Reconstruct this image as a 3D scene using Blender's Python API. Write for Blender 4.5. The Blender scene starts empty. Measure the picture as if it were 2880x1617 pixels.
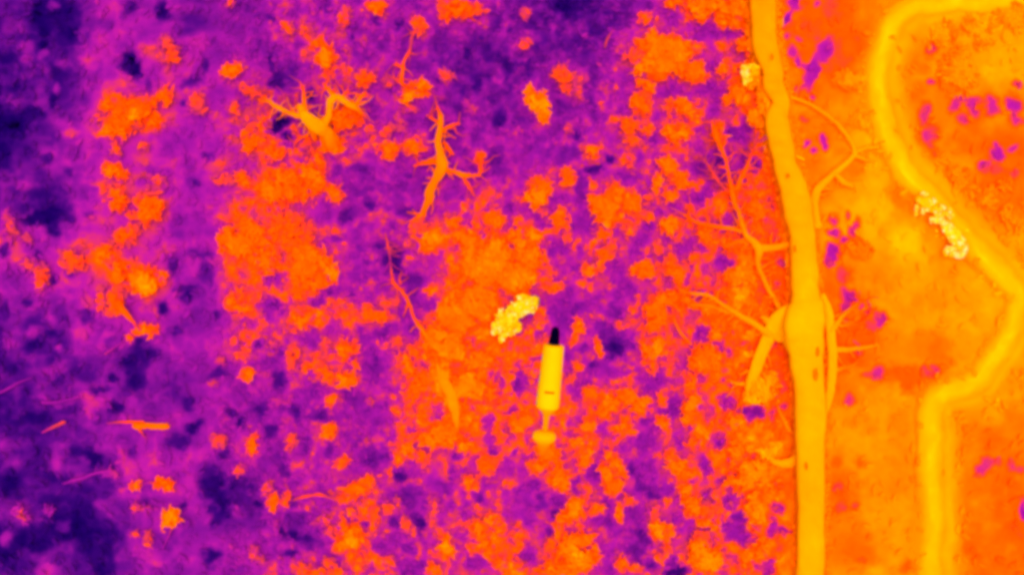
import bpy, math, random
import numpy as np
from mathutils import Vector

# ------------------------------------------------------------------ camera, sky, sun, exposure
sc = bpy.context.scene
H = 25.0                                    # camera height in metres, looking straight down
cam_d = bpy.data.cameras.new("camera")
cam = bpy.data.objects.new("camera", cam_d)
sc.collection.objects.link(cam)
cam.location = (0, 0, H)
cam.rotation_euler = (0, 0, 0)
cam_d.sensor_width = 36
cam_d.lens = 36 / (2 * 14.4 / H)
cam_d.clip_end = 2000
sc.camera = cam

w = bpy.data.worlds.new("World")
sc.world = w
w.use_nodes = True
nt = w.node_tree
nt.nodes.clear()
sky = nt.nodes.new("ShaderNodeTexSky")
sky.sky_type = 'NISHITA'
sky.sun_disc = False
sky.sun_elevation = math.radians(78)
sky.sun_rotation = math.radians(20)
sky.dust_density = 4.0
hsv = nt.nodes.new("ShaderNodeHueSaturation")
hsv.inputs['Saturation'].default_value = 0.12      # overcast: a nearly white sky
bg = nt.nodes.new("ShaderNodeBackground")
bg.inputs['Strength'].default_value = 0.12
out = nt.nodes.new("ShaderNodeOutputWorld")
nt.links.new(sky.outputs[0], hsv.inputs['Color'])
nt.links.new(hsv.outputs[0], bg.inputs[0])
nt.links.new(bg.outputs[0], out.inputs[0])

sun_d = bpy.data.lights.new("sun", 'SUN')
sun_d.energy = 1.2
sun_d.angle = math.radians(70)
sun_d.color = (1.0, 0.97, 0.93)
sun = bpy.data.objects.new("sun", sun_d)
sc.collection.objects.link(sun)
sun.rotation_euler = (math.radians(12), 0, math.radians(-20))

vs = sc.view_settings
vs.view_transform = 'Standard'
vs.look = 'None'
vs.gamma = 1
vs.use_curve_mapping = False
vs.exposure = 0.58
sc.cycles.use_denoising = True
sc.cycles.max_bounces = 8
sc.cycles.diffuse_bounces = 6
sc.cycles.pixel_filter_type = 'BLACKMAN_HARRIS'
sc.cycles.filter_width = 4.0                # the heat camera's soft lens

R = random.Random(7)
RN = np.random.default_rng(7)

# ------------------------------------------------------------------ helpers
def world(px, py, z=0.0):
    """a spot in the plot (100 units to the metre at ground level) to metres"""
    k = (H - z) / H / 100.0
    return ((px - 1440) * k, (808.5 - py) * k, z)

_T = {}
def vnoise(x, y, scale, seed):
    if seed not in _T:
        _T[seed] = np.random.default_rng(seed).uniform(-1, 1, (256, 256))
    g = _T[seed]
    x = np.asarray(x, float) / scale + 1000.37
    y = np.asarray(y, float) / scale + 1000.71
    xi = np.floor(x).astype(int); yi = np.floor(y).astype(int)
    fx = x - xi; fy = y - yi
    fx = fx * fx * fx * (fx * (fx * 6 - 15) + 10); fy = fy * fy * fy * (fy * (fy * 6 - 15) + 10)
    a = g[yi & 255, xi & 255]; b = g[yi & 255, (xi + 1) & 255]
    c = g[(yi + 1) & 255, xi & 255]; d = g[(yi + 1) & 255, (xi + 1) & 255]
    return (a * (1 - fx) + b * fx) * (1 - fy) + (c * (1 - fx) + d * fx) * fy

def fbm(x, y, scale, seed, octv=3):
    s = 0; a = 1.0; t = 0
    for o in range(octv):
        s = s + a * vnoise(x, y, scale / 2 ** o, seed + 31 * o); t += a; a *= 0.55
    return s / t

def sstep(e0, e1, v):
    t = np.clip((v - e0) / (e1 - e0), 0, 1)
    return t * t * (3 - 2 * t)

# ------------------------------------------------------------------ how warm each spot of ground is (0..100)
BASE = """
22 10 26 34 24 24 34 36 40 40 42 30 26 18 26 42 54 60 66 60 73 78 80 80
18 14 38 40 32 34 34 42 40 34 26 26 28 30 44 58 46 58 64 60 72 74 80 80
12 24 44 44 34 38 44 42 44 34 32 30 30 34 44 52 54 56 66 75 80 70 66 74
10 32 42 38 36 44 50 44 48 42 38 36 34 42 50 48 42 58 70 74 83 70 70 66
22 12 38 40 32 42 58 40 34 36 40 46 46 48 52 50 52 62 64 76 82 78 76 70
42 34 48 44 34 52 58 44 40 46 60 58 50 44 52 46 50 62 66 78 84 82 79 74
36 46 54 46 30 46 56 40 40 44 64 66 50 50 50 54 54 64 64 70 71 78 80 80
22 28 40 36 28 40 46 48 52 48 64 62 46 36 44 60 56 68 64 62 74 75 79 81
20 24 28 20 34 34 40 50 42 54 66 60 50 42 52 50 54 66 64 64 70 75 80 80
14 22 34 22 34 34 34 36 40 52 64 58 52 56 56 50 56 62 66 74 78 78 77 75
20 22 26 34 30 34 36 42 40 48 56 50 54 48 48 52 58 62 73 76 76 77 73 69
14 16 20 28 32 12 36 44 48 46 42 48 44 52 42 50 52 62 73 72 76 76 73 65
18 6 10 30 30 22 34 40 52 44 44 52 54 50 40 54 50 58 74 72 74 76 71 65
16 26 22 26 34 30 40 46 52 46 50 52 60 46 32 58 54 52 73 72 76 76 71 63
"""
BASE = np.array([[float(v) for v in r.split()] for r in BASE.strip().splitlines()])

# patches, per field plot: corner of the plot, cool and warm patches of bare ground, bushes, brighter cores
# each patch is x, y, half width, half height, slant, warmth
PLOTS = [
((0, 0),
 [(430,200,110,170,0,5),(700,330,110,130,0,6),(600,130,180,160,0,9),(430,440,80,40,0,7),(80,580,90,80,0,9),(150,900,160,70,0,8),(330,1160,130,80,0,6),(120,1320,170,140,0,5),(540,1010,40,70,0,9),(1340,680,70,120,-15,6),(1250,660,70,40,0,15),(1620,90,70,110,-10,9),(1940,230,120,110,0,20),(1300,90,60,80,0,18),(1930,850,120,70,-20,17),(2060,640,40,90,0,20),(1840,1040,40,40,0,18),(1480,830,50,80,0,25),(1180,80,40,90,0,46),(540,50,50,60,0,34),(1450,250,150,60,0,42),(880,660,90,90,0,46),(270,450,60,60,40,35),(270,580,70,50,20,38),(440,550,60,50,0,35),(640,650,80,60,0,38),(480,740,40,100,-30,30),(580,890,40,50,0,38),(400,1000,100,40,-30,30),(1980,430,150,80,0,46),(1050,460,150,80,0,42),(1130,330,50,90,30,42),(700,1350,70,60,0,50)],
 [(1690,500,90,150,-15,56),(1280,1150,300,170,-20,62),(1650,960,100,70,-40,62),(2330,720,90,70,0,66),(2310,20,40,40,0,58),(1985,1050,70,110,0,53),(2355,1090,50,50,0,58),(2500,900,90,60,40,58),(2520,1400,80,120,0,60)],
 [(1360,1180,60,60,0,76),(1120,1320,200,50,-5,72)]),
((720, 0),
 [(620,440,90,110,-20,54),(230,1220,80,90,0,8),(330,1360,70,50,0,9),(280,800,120,130,0,18),(560,950,50,70,0,15),(150,640,30,90,0,18),(130,170,50,40,0,22),(1210,220,60,50,0,20),(1420,270,50,60,0,20),(2240,860,50,60,0,10),(2120,570,40,60,0,12),(2400,200,90,120,0,20),(2480,620,80,120,0,20),(1990,1060,80,80,0,22),(2470,1180,70,90,0,18),(2400,970,70,80,0,22),(1350,900,50,40,0,34),(690,110,40,70,0,26),(980,390,30,30,0,24)],
 [(310,270,50,70,-30,58),(510,300,60,40,30,57),(700,590,100,170,-15,66),(1210,90,80,70,0,62),(880,190,50,100,15,56),(1640,250,60,95,-15,63),(2060,90,220,100,10,62),(1085,790,100,90,0,57),(1620,930,120,110,0,68),(1910,760,80,45,10,60),(920,1190,140,120,0,63),(1140,1310,30,70,0,58),(2140,1080,50,60,0,53),(100,890,30,30,0,57),(1080,410,30,35,0,55),(905,490,30,25,0,52),(30,1410,60,50,0,62),(1560,1090,80,30,0,55),(1330,840,60,40,30,55),(1460,1230,60,100,0,55),(1320,1290,60,90,0,53)],
 [(1010,830,30,60,0,66)]),
((1440, 0),
 [(570,30,120,120,0,9),(560,180,50,50,0,12),(690,40,80,60,0,14),(540,430,180,90,0,24),(190,620,30,40,0,16),(440,1060,110,90,0,24),(680,1380,50,60,0,16),(780,1010,40,50,0,24),(830,750,60,100,0,26),(300,370,50,100,0,22),(1900,320,150,100,20,36),(2180,310,120,70,0,38),(1560,870,130,120,0,36),(2000,580,90,110,0,43),(1600,190,80,90,40,38),(1440,1180,70,60,0,38),(1440,1400,80,60,0,37),(2030,1050,80,150,0,42),(2310,1320,110,120,0,34),(1760,960,90,70,0,42),(1950,900,80,60,0,40),(740,340,30,25,0,46)],
 [(250,1060,85,170,-18,73),(500,770,110,110,20,59),(545,880,35,60,0,62),(680,880,70,140,0,54),(1430,560,200,200,0,66),(1640,540,160,200,0,66),(1290,700,70,70,0,69),(1840,720,120,100,30,64),(1340,880,70,90,0,63),(1300,1060,90,110,0,63),(1700,1100,180,70,10,64),(1650,1350,110,90,30,65),(2280,1000,140,130,0,66),(2080,1330,60,110,-10,68),(2440,1170,80,80,0,70),(1340,185,50,50,0,60),(1640,30,80,50,0,64),(2050,60,280,100,0,66),(1900,150,70,80,0,67),(2260,230,50,60,0,64),(1870,490,40,40,0,64),(1200,1290,100,100,0,58),(135,130,40,50,0,53),(135,450,45,60,0,54),(575,1310,30,40,0,54),(1330,1310,50,40,0,63),(1230,550,110,90,0,54),(1220,1420,90,40,0,61),(2380,450,120,90,0,62),(2120,720,60,60,0,63)],
 [(700,900,40,40,0,59)]),
((2160, 0),
 [(880,430,100,100,0,61),(1540,660,90,80,0,67),(1500,870,100,90,0,67),(1750,1000,150,250,0,70),(270,50,70,90,30,38),(190,200,50,80,30,32),(165,360,50,40,0,47),(230,530,50,80,0,45),(580,510,90,120,10,40),(440,720,75,180,15,38),(310,630,40,70,0,42),(290,890,30,45,0,48),(450,970,30,30,0,44),(490,30,40,35,0,46),(310,400,40,30,30,48),(1640,490,60,50,-45,53),(1630,820,60,35,30,47),(1570,1140,65,110,0,49),(1620,1350,80,110,0,48),(1870,1070,60,80,20,48),(1950,1000,80,40,20,46),(2070,1060,90,100,0,46),(1950,1220,60,50,0,51),(2250,1080,80,100,0,47),(2460,1070,80,100,0,42),(2480,1220,90,80,30,49),(2500,850,40,50,-40,49),(550,1410,50,50,0,44),(380,1440,40,25,0,48),(340,1210,55,35,0,54),(50,980,30,90,-15,48)],
 [(1920,720,180,220,0,76),(1790,330,110,110,0,77),(2130,230,150,110,0,79),(2170,400,80,60,0,78),(2460,120,160,120,0,78),(970,1200,130,90,0,81),(820,800,140,100,0,76)],
 []),
((0, 405),
 [(450,720,210,110,0,4),(520,870,60,80,0,7),(470,540,140,90,0,10),(60,130,110,140,0,6),(690,280,50,50,0,18),(470,150,50,50,0,15),(1940,400,70,50,0,22),(2080,130,60,50,0,26),(870,470,90,40,0,30),(880,690,80,30,0,30),(1900,800,150,200,0,32),(1770,1230,60,100,0,22),(2080,1300,90,100,0,22),(1850,1430,150,40,0,20),(2000,1120,130,60,0,26),(530,1370,50,40,0,14),(710,1310,50,40,0,22),(40,1070,50,50,0,10),(390,1090,40,60,0,24),(1520,230,110,80,0,38),(270,390,80,70,0,40),(1440,400,100,40,0,34),(1350,1090,150,60,10,48),(1920,1210,80,80,0,46)],
 [(1170,260,110,75,25,65),(1180,560,90,110,-30,62),(1480,650,130,150,-20,62),(1250,930,150,80,-20,61),(1450,1350,140,140,0,66),(2380,990,180,140,0,67),(2500,870,150,120,0,66),(1180,1330,90,150,-10,62),(1040,1100,70,100,-30,62),(720,1180,110,90,0,58),(2440,350,60,80,-15,63),(2240,340,110,50,0,56),(1430,310,35,30,0,57),(1600,370,60,35,0,56),(1640,1330,40,50,0,58),(1170,50,50,60,-20,59),(1430,30,60,30,0,57),(80,850,50,150,-5,52),(250,960,80,25,10,52),(410,1330,60,110,0,54),(280,1200,80,70,0,51)],
 [(1470,1390,90,70,0,75)]),
((720, 405),
 [(1040,240,140,60,0,28),(800,260,60,60,0,28),(1150,600,50,50,0,20),(1500,660,90,50,0,22),(1530,310,60,40,0,24),(900,730,120,80,0,26),(700,700,110,120,0,36),(1400,1170,90,100,0,14),(1290,1160,40,60,0,20),(1430,1270,50,50,0,20),(1230,1010,60,30,0,26),(1560,1360,120,60,0,28),(150,1360,130,80,0,36),(2100,760,50,80,0,40),(2260,930,60,60,0,48),(2000,230,50,40,0,26),(2190,250,50,30,0,28),(2440,80,100,80,0,28),(2450,220,60,90,0,30),(1950,520,60,60,0,34),(2530,630,50,50,0,34),(230,210,110,80,0,42),(310,30,60,40,0,34),(1100,1200,80,50,0,34),(1760,1150,60,60,0,40),(2040,1080,100,80,0,52),(1450,450,140,60,0,30),(830,960,50,50,0,32)],
 [(250,450,230,170,0,65),(560,330,130,190,0,66),(770,480,110,70,20,62),(330,900,260,200,0,61),(550,1150,220,150,10,65),(770,1260,60,70,-20,74),(520,1330,180,110,0,66),(60,1000,70,130,0,66),(100,1230,90,90,0,63),(1370,50,120,70,0,63),(1560,30,100,60,0,63),(1700,1000,60,90,0,66),(2080,950,140,110,0,66),(2400,760,110,80,20,64),(2330,1200,280,250,0,69),(1620,860,80,70,0,57),(2250,130,40,60,0,62),(1510,1010,30,30,0,57),(1950,800,70,80,0,60),(1980,1390,100,60,0,64),(770,40,120,50,0,69),(160,100,120,70,0,61)],
 []),
((1440, 405),
 [(840,270,100,60,-25,16),(720,450,60,120,0,28),(560,130,110,90,0,28),(700,830,130,110,0,36),(340,830,100,50,0,36),(250,700,60,110,-25,40),(440,530,70,50,20,34),(600,570,150,80,25,38),(1300,980,130,150,-10,42),(1080,1280,140,150,0,38),(1170,330,70,80,0,34),(1280,140,60,60,0,36),(1380,820,60,50,0,34),(1470,680,50,50,0,38),(1500,930,90,40,0,38),(1870,480,130,90,-30,36),(1850,230,110,70,0,34),(2070,170,60,90,0,34),(2080,330,40,50,0,30),(2460,220,60,90,0,34),(2320,200,60,180,10,42),(2120,1170,150,110,30,37),(1750,1000,120,90,0,44),(510,970,50,60,0,42),(420,1070,40,70,20,36),(690,1090,40,80,-25,38),(640,1340,60,40,0,42),(2180,760,80,80,0,45),(1170,750,70,40,0,45),(1060,880,60,60,0,44),(100,60,150,80,0,38),(990,160,50,50,-30,18)],
 [(790,70,60,45,10,61),(280,480,90,130,10,68),(560,330,70,90,0,63),(930,640,120,190,0,67),(1060,500,90,90,0,66),(1190,580,100,120,0,63),(1540,220,90,70,0,66),(1680,350,110,60,30,64),(1470,400,45,80,0,67),(1610,530,65,45,0,67),(500,760,75,110,0,65),(1190,190,40,60,0,57),(1570,820,90,80,0,65),(1340,720,70,40,10,62),(1330,1270,90,100,0,66),(760,1260,50,70,0,64),(2450,650,120,100,0,65),(2230,1340,110,90,0,67),(1480,1050,60,60,0,58),(1200,870,40,50,0,62),(1640,1250,120,120,0,59),(1830,1160,40,40,0,60),(60,1000,80,150,0,68),(200,940,70,90,0,66),(80,1370,200,150,0,69),(200,1130,150,120,0,67),(920,900,90,80,0,56),(1960,900,70,90,0,64),(2200,980,100,50,0,63),(300,670,50,30,30,57),(1370,560,60,60,0,58),(570,930,50,70,0,58),(950,1100,100,120,0,58),(250,400,100,60,0,62),(420,1430,100,40,0,63)],
 []),
((2160, 405),
 [(1430,950,160,130,-30,88),(870,280,110,80,0,70),(1280,520,70,150,-20,70),(2300,420,200,100,0,64),(380,20,30,30,0,46),(465,70,35,30,0,45),(570,30,40,45,0,44),(640,760,50,80,-35,49),(790,730,30,60,0,53),(870,850,50,110,15,49),(660,910,90,50,25,46),(770,980,60,45,-10,44),(640,1110,90,110,20,40),(600,1210,70,50,0,46),(1640,70,60,90,-10,45),(2300,110,80,90,-30,41),(2160,220,70,60,0,40),(2250,270,150,60,0,54),(2460,40,70,30,-20,48),(30,580,60,110,-15,49),(60,880,50,110,0,52),(780,1320,80,110,0,53),(140,1220,40,70,-35,51),(80,1410,50,40,0,52),(2480,310,40,50,0,55)],
 [(2220,560,130,110,0,76),(2460,760,120,100,0,76),(2400,420,90,60,0,74),(1930,330,80,110,0,72),(920,1060,110,90,0,70)],
 []),
((0, 810),
 [(1400,680,160,120,-10,13),(1380,910,70,120,0,12),(1130,890,50,50,0,14),(520,470,80,50,20,12),(320,590,120,60,-15,10),(260,1050,60,60,0,12),(380,1300,280,80,0,8),(680,1200,150,60,-10,14),(1640,190,60,70,0,11),(1880,80,60,80,0,13),(1160,1190,70,70,0,12),(990,1010,130,40,0,16),(850,900,100,60,0,18),(840,280,100,80,0,20),(2200,270,60,60,0,20),(1770,450,30,70,0,18),(1900,1160,80,60,-15,18),(2180,870,110,60,0,20),(1950,1390,100,70,0,12),(2430,1330,50,60,0,14),(2340,1240,70,40,10,18),(530,1000,90,60,0,22),(60,220,60,90,0,14),(270,160,60,40,0,14),(870,1080,80,60,30,48),(940,1200,70,120,-10,47),(600,820,180,50,-25,38),(350,440,80,60,-20,40),(510,310,70,50,0,42),(770,440,70,50,20,44),(1300,1130,70,70,0,40),(480,1130,150,30,15,36),(1350,270,80,200,0,44),(1010,600,50,80,0,46),(100,550,70,60,0,38),(1180,330,120,60,0,40),(1080,480,110,30,-20,48),(580,620,45,40,0,47)],
 [(1170,140,60,150,-5,62),(1010,120,50,90,0,57),(1110,260,70,40,0,59),(1450,450,150,55,-15,66),(1440,20,120,50,0,70),(2350,120,80,120,15,64),(2440,220,90,60,20,64),(2480,880,70,60,-10,67),(2360,540,40,60,15,53),(2145,970,40,25,0,54),(2220,730,40,40,20,52)],
 []),
((720, 810),
 [(240,930,60,110,0,18),(30,560,50,50,0,26),(160,230,120,90,0,36),(540,500,130,100,20,36),(630,130,80,80,0,30),(740,40,40,40,0,22),(970,70,50,40,0,28),(1300,440,110,60,-25,34),(1050,430,40,90,-20,32),(1130,600,80,150,0,36),(1180,830,100,150,0,34),(780,420,80,80,0,42),(1230,1180,80,50,0,24),(1090,1250,200,110,0,36),(390,1240,80,110,0,22),(600,1260,90,60,0,26),(20,1210,80,90,0,20),(150,1400,60,50,0,20),(1520,390,80,130,0,37),(1740,180,90,90,0,32),(1600,60,110,90,0,32),(2420,910,90,90,30,40),(2320,1330,70,80,0,42),(250,640,60,50,0,26),(950,1080,130,110,0,32),(160,740,110,100,0,34),(790,770,40,30,0,42),(560,860,50,40,0,40)],
 [(450,40,110,70,0,63),(460,290,130,80,-10,63),(1180,290,120,80,0,62),(1110,180,60,50,0,60),(1340,150,70,60,0,60),(910,640,120,100,0,64),(910,910,110,70,0,67),(560,770,100,40,-15,63),(720,890,90,60,20,62),(750,1130,35,60,25,62),(690,550,35,60,-20,59),(780,210,50,40,30,59),(900,170,30,30,0,60),(2000,330,200,170,0,67),(2250,150,200,150,0,67),(1880,560,220,150,30,69),(1850,900,110,120,10,74),(2180,980,130,110,10,71),(1980,1120,90,200,0,74),(1480,760,60,100,0,62),(1400,560,60,60,0,58),(2250,720,180,80,0,67),(1520,1270,60,45,0,60),(2000,1400,250,60,0,66),(740,1400,60,60,0,62),(1650,960,90,130,0,63),(2350,1050,70,120,0,64),(1140,1140,30,25,0,56),(200,1140,50,20,0,48),(170,550,30,40,0,55),(340,420,60,30,0,57),(2540,900,60,40,0,65),(1580,620,60,60,0,62),(2460,1190,60,50,0,59),(390,720,70,90,0,55)],
 []),
((1440, 810),
 [(1050,560,180,130,0,20),(1040,600,70,50,0,13),(920,380,90,50,20,24),(1060,220,110,80,0,30),(1040,820,170,80,0,40),(830,770,60,40,0,22),(700,610,60,60,0,26),(430,300,50,120,0,36),(60,980,90,90,0,32),(620,1040,60,110,0,42),(1420,940,120,110,0,36),(1610,1190,90,140,0,38),(1920,460,80,90,-25,36),(2060,570,70,60,40,40),(2140,640,60,50,0,40),(2180,1170,80,70,0,40),(2390,1240,120,80,10,36),(1700,690,90,110,0,48),(1150,60,130,100,0,36),(880,1390,70,50,0,42),(700,200,60,60,0,34),(780,980,70,50,0,42),(1330,1370,60,50,0,34),(30,1230,50,60,0,42),(400,100,90,60,0,46)],
 [(640,440,60,130,20,64),(660,780,40,50,0,61),(870,590,30,90,-15,66),(1460,250,130,170,0,65),(1480,590,90,90,-20,71),(1340,640,80,120,0,64),(1150,1060,80,100,0,68),(1310,1180,90,80,0,68),(970,1200,120,80,20,66),(1790,1210,80,110,0,67),(1900,720,130,150,20,65),(2040,700,90,120,-20,65),(1140,1410,110,50,10,67),(780,1060,90,70,0,63),(1520,1340,50,50,0,65),(760,1360,60,60,0,66),(1950,200,180,70,10,70),(1600,110,160,70,0,66),(1800,1000,40,110,0,65),(1500,1120,40,70,0,63),(110,1350,110,100,0,65),(270,360,40,60,0,62),(260,600,60,60,0,63),(610,900,40,40,0,59),(1400,800,40,60,0,62),(2060,470,60,40,0,65),(2200,1320,60,100,0,64),(1090,370,50,40,0,58),(190,850,60,70,0,57)],
 []),
((2160, 810),
 [(1500,600,400,200,0,71),(1400,920,300,110,5,62),(850,700,180,80,0,62),(950,480,150,100,0,64),(1750,650,120,200,0,67),(150,900,90,250,0,63),(790,70,70,70,-20,42),(770,180,60,60,0,47),(800,340,60,60,0,53),(1120,310,70,70,-20,44),(1040,370,60,60,0,52),(940,180,30,30,0,48),(1020,240,40,30,0,51),(910,640,60,30,0,49),(1100,870,80,70,0,49),(1000,880,60,40,0,54),(820,1110,70,60,0,51),(1690,820,50,50,0,50),(1590,830,50,60,0,52),(1630,880,60,40,0,51),(170,1190,50,50,0,48),(150,1000,50,50,0,54),(40,1300,60,90,-30,52)],
 [(-70,1000,140,150,-15,78)],
 []),
((0, 1212),
 [(350,1080,230,130,0,4),(780,860,160,140,10,6),(1000,1190,170,130,25,7),(1050,1370,110,80,0,7),(2120,560,140,190,0,7),(2200,800,80,160,0,9),(2150,1250,120,100,0,9),(920,250,70,110,0,6),(770,220,90,80,0,12),(80,540,90,110,0,7),(530,470,80,60,0,11),(1850,750,50,60,0,14),(650,930,80,70,0,26),(2090,880,50,60,0,36),(1820,100,130,70,0,17),(1330,220,70,70,0,22),(2260,220,60,60,0,18),(60,1260,110,110,0,7),(520,700,120,50,0,12),(480,1390,120,70,0,42),(1450,1230,160,100,0,43),(1500,900,150,100,0,42),(50,1080,60,60,0,40),(800,470,90,40,-20,38),(620,340,60,90,0,40),(1430,120,40,120,0,40),(2400,800,60,80,-20,40),(2450,1130,180,130,0,38),(560,590,80,60,0,20),(1480,690,60,60,0,24),(990,150,30,35,0,36),(2020,200,90,60,-50,42),(1980,1310,60,50,0,36),(1220,600,40,60,20,47)],
 [(1370,540,75,35,-25,64),(1640,540,90,55,5,66),(1715,880,85,80,0,73),(1480,1090,45,75,15,58),(1350,1030,35,30,-15,55),(1355,770,35,50,0,53),(1460,790,50,30,0,51),(2190,100,80,60,-15,57),(2540,130,50,80,10,64),(2390,390,70,50,-35,57),(2550,1240,30,70,0,58),(1110,410,80,35,10,49),(220,830,60,90,-20,48),(490,800,45,45,0,42)],
 []),
((720, 1212),
 [(450,130,110,90,0,24),(160,30,60,50,0,24),(740,220,60,60,0,26),(1180,240,130,110,0,26),(1430,440,60,60,0,18),(1530,660,100,110,0,28),(1620,930,60,110,-25,16),(390,1030,60,70,0,10),(520,1050,120,110,0,18),(350,1230,80,40,-10,18),(260,1020,50,60,0,18),(440,880,120,70,0,26),(20,730,50,50,0,14),(290,390,60,60,0,22),(200,310,150,70,0,28),(1240,1110,110,110,0,36),(920,890,40,60,0,26),(1080,930,60,30,0,30),(1420,910,50,70,-40,24),(2250,670,50,70,-20,26),(1550,1170,70,80,0,30),(1790,560,80,60,0,36),(2200,1300,100,80,0,38),(390,730,50,40,0,26),(1590,1330,120,50,0,34),(2020,270,70,50,0,32),(2390,210,40,50,0,30),(1960,760,60,60,0,36)],
 [(340,120,50,70,10,59),(740,30,60,60,0,62),(1110,110,40,25,0,55),(850,330,90,45,-35,61),(1000,590,130,90,0,65),(890,670,90,50,10,63),(1140,520,50,60,30,62),(1180,850,60,60,0,58),(960,820,40,50,0,61),(1075,780,30,80,0,60),(960,1090,150,100,0,65),(890,960,30,80,-10,64),(1150,1020,80,35,-30,60),(1900,80,230,110,0,68),(1530,140,70,120,0,64),(1680,280,90,50,30,61),(2310,340,80,100,-15,63),(2150,530,70,90,-30,62),(2260,1050,90,130,-20,64),(2350,900,60,60,0,65),(2180,930,80,40,0,61),(1940,1150,65,90,-15,70),(1510,950,40,85,-15,57),(1330,1310,50,50,0,58),(1030,1340,50,80,0,62),(600,1410,170,50,0,61),(820,1410,60,40,0,64),(480,1370,40,50,0,62),(735,1310,50,50,0,58),(105,560,40,90,20,57),(170,710,45,65,0,63),(310,700,50,80,25,61),(670,880,90,35,-25,53),(1810,1400,70,60,0,63),(2450,1330,50,70,0,63),(200,970,25,70,0,50),(1790,740,35,100,5,55),(2460,60,60,60,0,58),(60,1310,50,40,0,52),(740,1010,50,40,20,54),(1330,770,80,60,0,55),(1420,720,30,40,0,58)],
 [(960,1090,50,60,0,76)]),
((1440, 1212),
 [(1330,110,130,130,0,35),(820,440,90,110,0,32),(150,550,100,110,20,34),(310,700,80,90,0,26),(470,690,60,90,0,28),(130,800,100,150,0,38),(420,820,50,40,0,22),(360,990,40,60,20,28),(150,1220,80,120,0,38),(1280,470,60,60,0,22),(1370,400,160,130,0,38),(1200,370,40,90,15,24),(1410,640,70,60,0,24),(1320,550,130,60,0,30),(1530,600,80,80,0,36),(620,620,50,60,0,34),(640,520,60,40,0,36),(960,730,60,50,0,24),(980,860,40,80,0,28),(870,900,80,60,-20,36),(1320,1060,80,90,-25,24),(1240,1200,100,100,0,28),(1420,1320,60,60,0,22),(1580,1300,50,70,0,22),(1640,1420,110,50,0,14),(960,1230,80,50,0,38),(2280,860,80,60,20,24),(2150,950,70,60,0,32),(2300,1030,130,130,0,36),(2230,690,90,80,0,38),(1950,350,60,130,-10,38),(1970,680,60,60,0,42),(2070,140,60,60,0,38),(1700,150,50,50,0,40),(1760,870,80,60,0,40),(1090,170,80,60,0,40),(1200,60,50,50,0,38),(20,230,30,40,0,36),(1180,970,140,30,5,36),(1300,860,100,70,0,40),(2440,1350,50,40,20,44),(600,980,60,60,0,48)],
 [(360,200,110,140,0,67),(240,360,80,60,20,66),(490,440,70,170,-15,66),(730,290,70,110,0,65),(650,130,60,60,0,64),(1000,500,90,150,-10,66),(1060,370,50,110,-30,65),(1090,820,40,80,0,67),(620,790,80,90,0,70),(530,880,80,60,0,66),(470,1020,50,80,25,64),(640,1230,190,180,0,68),(500,1390,250,70,0,66),(1650,350,110,70,15,69),(1750,600,60,80,-10,67),(1800,740,90,90,-30,66),(1980,920,120,50,35,66),(1960,1260,170,150,20,69),(1520,970,110,50,10,66),(1470,980,50,90,-35,68),(1540,1080,25,100,-15,65),(1550,1190,40,40,0,60),(860,780,70,60,-20,61),(1430,840,60,70,0,55),(1170,690,60,50,0,60),(2440,760,90,110,0,70),(2330,500,130,120,0,67),(2250,200,80,120,0,66),(2450,400,120,100,0,71),(2500,1130,70,130,0,64),(2370,1390,100,40,25,64),(1100,1330,50,60,0,64),(1230,1360,70,30,10,61),(1500,1270,40,30,0,58),(980,260,60,60,0,64),(1580,250,50,60,0,62),(2020,780,110,80,0,59),(2030,640,50,50,0,58),(1830,130,50,60,-30,60),(70,1330,40,60,0,58),(60,1040,60,80,0,57),(1920,1060,90,90,30,58),(2470,1000,50,40,30,61),(2560,210,150,80,20,78),(760,1080,50,50,0,66),(380,1130,60,70,0,60)],
 [(660,1200,80,70,0,76),(1950,1290,70,90,-30,75)]),
((2160, 1212),
 [(1100,880,150,70,0,77),(1080,1370,90,60,0,79),(1200,700,200,100,0,76),(700,600,200,220,0,65),(900,1200,180,150,0,66),(160,560,120,120,0,62),(110,790,80,60,30,46),(30,1000,60,120,0,42),(140,1000,50,40,0,41),(230,1000,50,30,0,46),(110,1170,90,80,0,54),(20,1360,80,100,0,42),(2220,290,80,60,30,50),(2190,370,90,80,-30,48),(2320,310,70,60,0,53),(2510,380,90,60,0,51),(2550,800,50,90,0,34),(720,560,60,60,0,57),(740,740,60,60,0,56),(880,750,50,50,0,56),(920,300,60,70,0,62),(690,310,60,60,0,63),(1480,460,40,60,0,60),(1480,330,50,60,0,64),(920,1310,60,40,0,60),(1400,1350,60,80,0,62),(2050,1200,80,100,0,62),(2460,620,80,180,0,62)],
 [],
 []),
]
S = 3.571
def conv(o, t):
    return (o[0] + t[0] / S, o[1] + t[1] / S, t[2] / S, t[3] / S, t[4], t[5])
PATCH, BUSH, CORE = [], [], []
# the lower thicket is sparser
for o, p, b, c in PLOTS:
    if o[0] == 2160: p = [(*t[:5], t[5] + (2.5 if t[5] < 56 else 1.0)) for t in p]
    PATCH += [conv(o, t) for t in p]; BUSH += [conv(o, t) for t in b]; CORE += [conv(o, t) for t in c]

# the raster of warmth, one cell per 4 units
STEP, X0, Y0, X1, Y1 = 4.0, -400, -400, 3280, 2020
gx = np.arange(X0, X1 + 1, STEP); gy = np.arange(Y0, Y1 + 1, STEP)
GX, GY = np.meshgrid(gx, gy)

def grid_sample(A, u, v):
    u = np.clip(u, 0, A.shape[1] - 1.001); v = np.clip(v, 0, A.shape[0] - 1.001)
    i = u.astype(int); j = v.astype(int); fu = u - i; fv = v - j
    return (A[j, i] * (1 - fu) + A[j, i + 1] * fu) * (1 - fv) + (A[j + 1, i] * (1 - fu) + A[j + 1, i + 1] * fu) * fv

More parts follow.
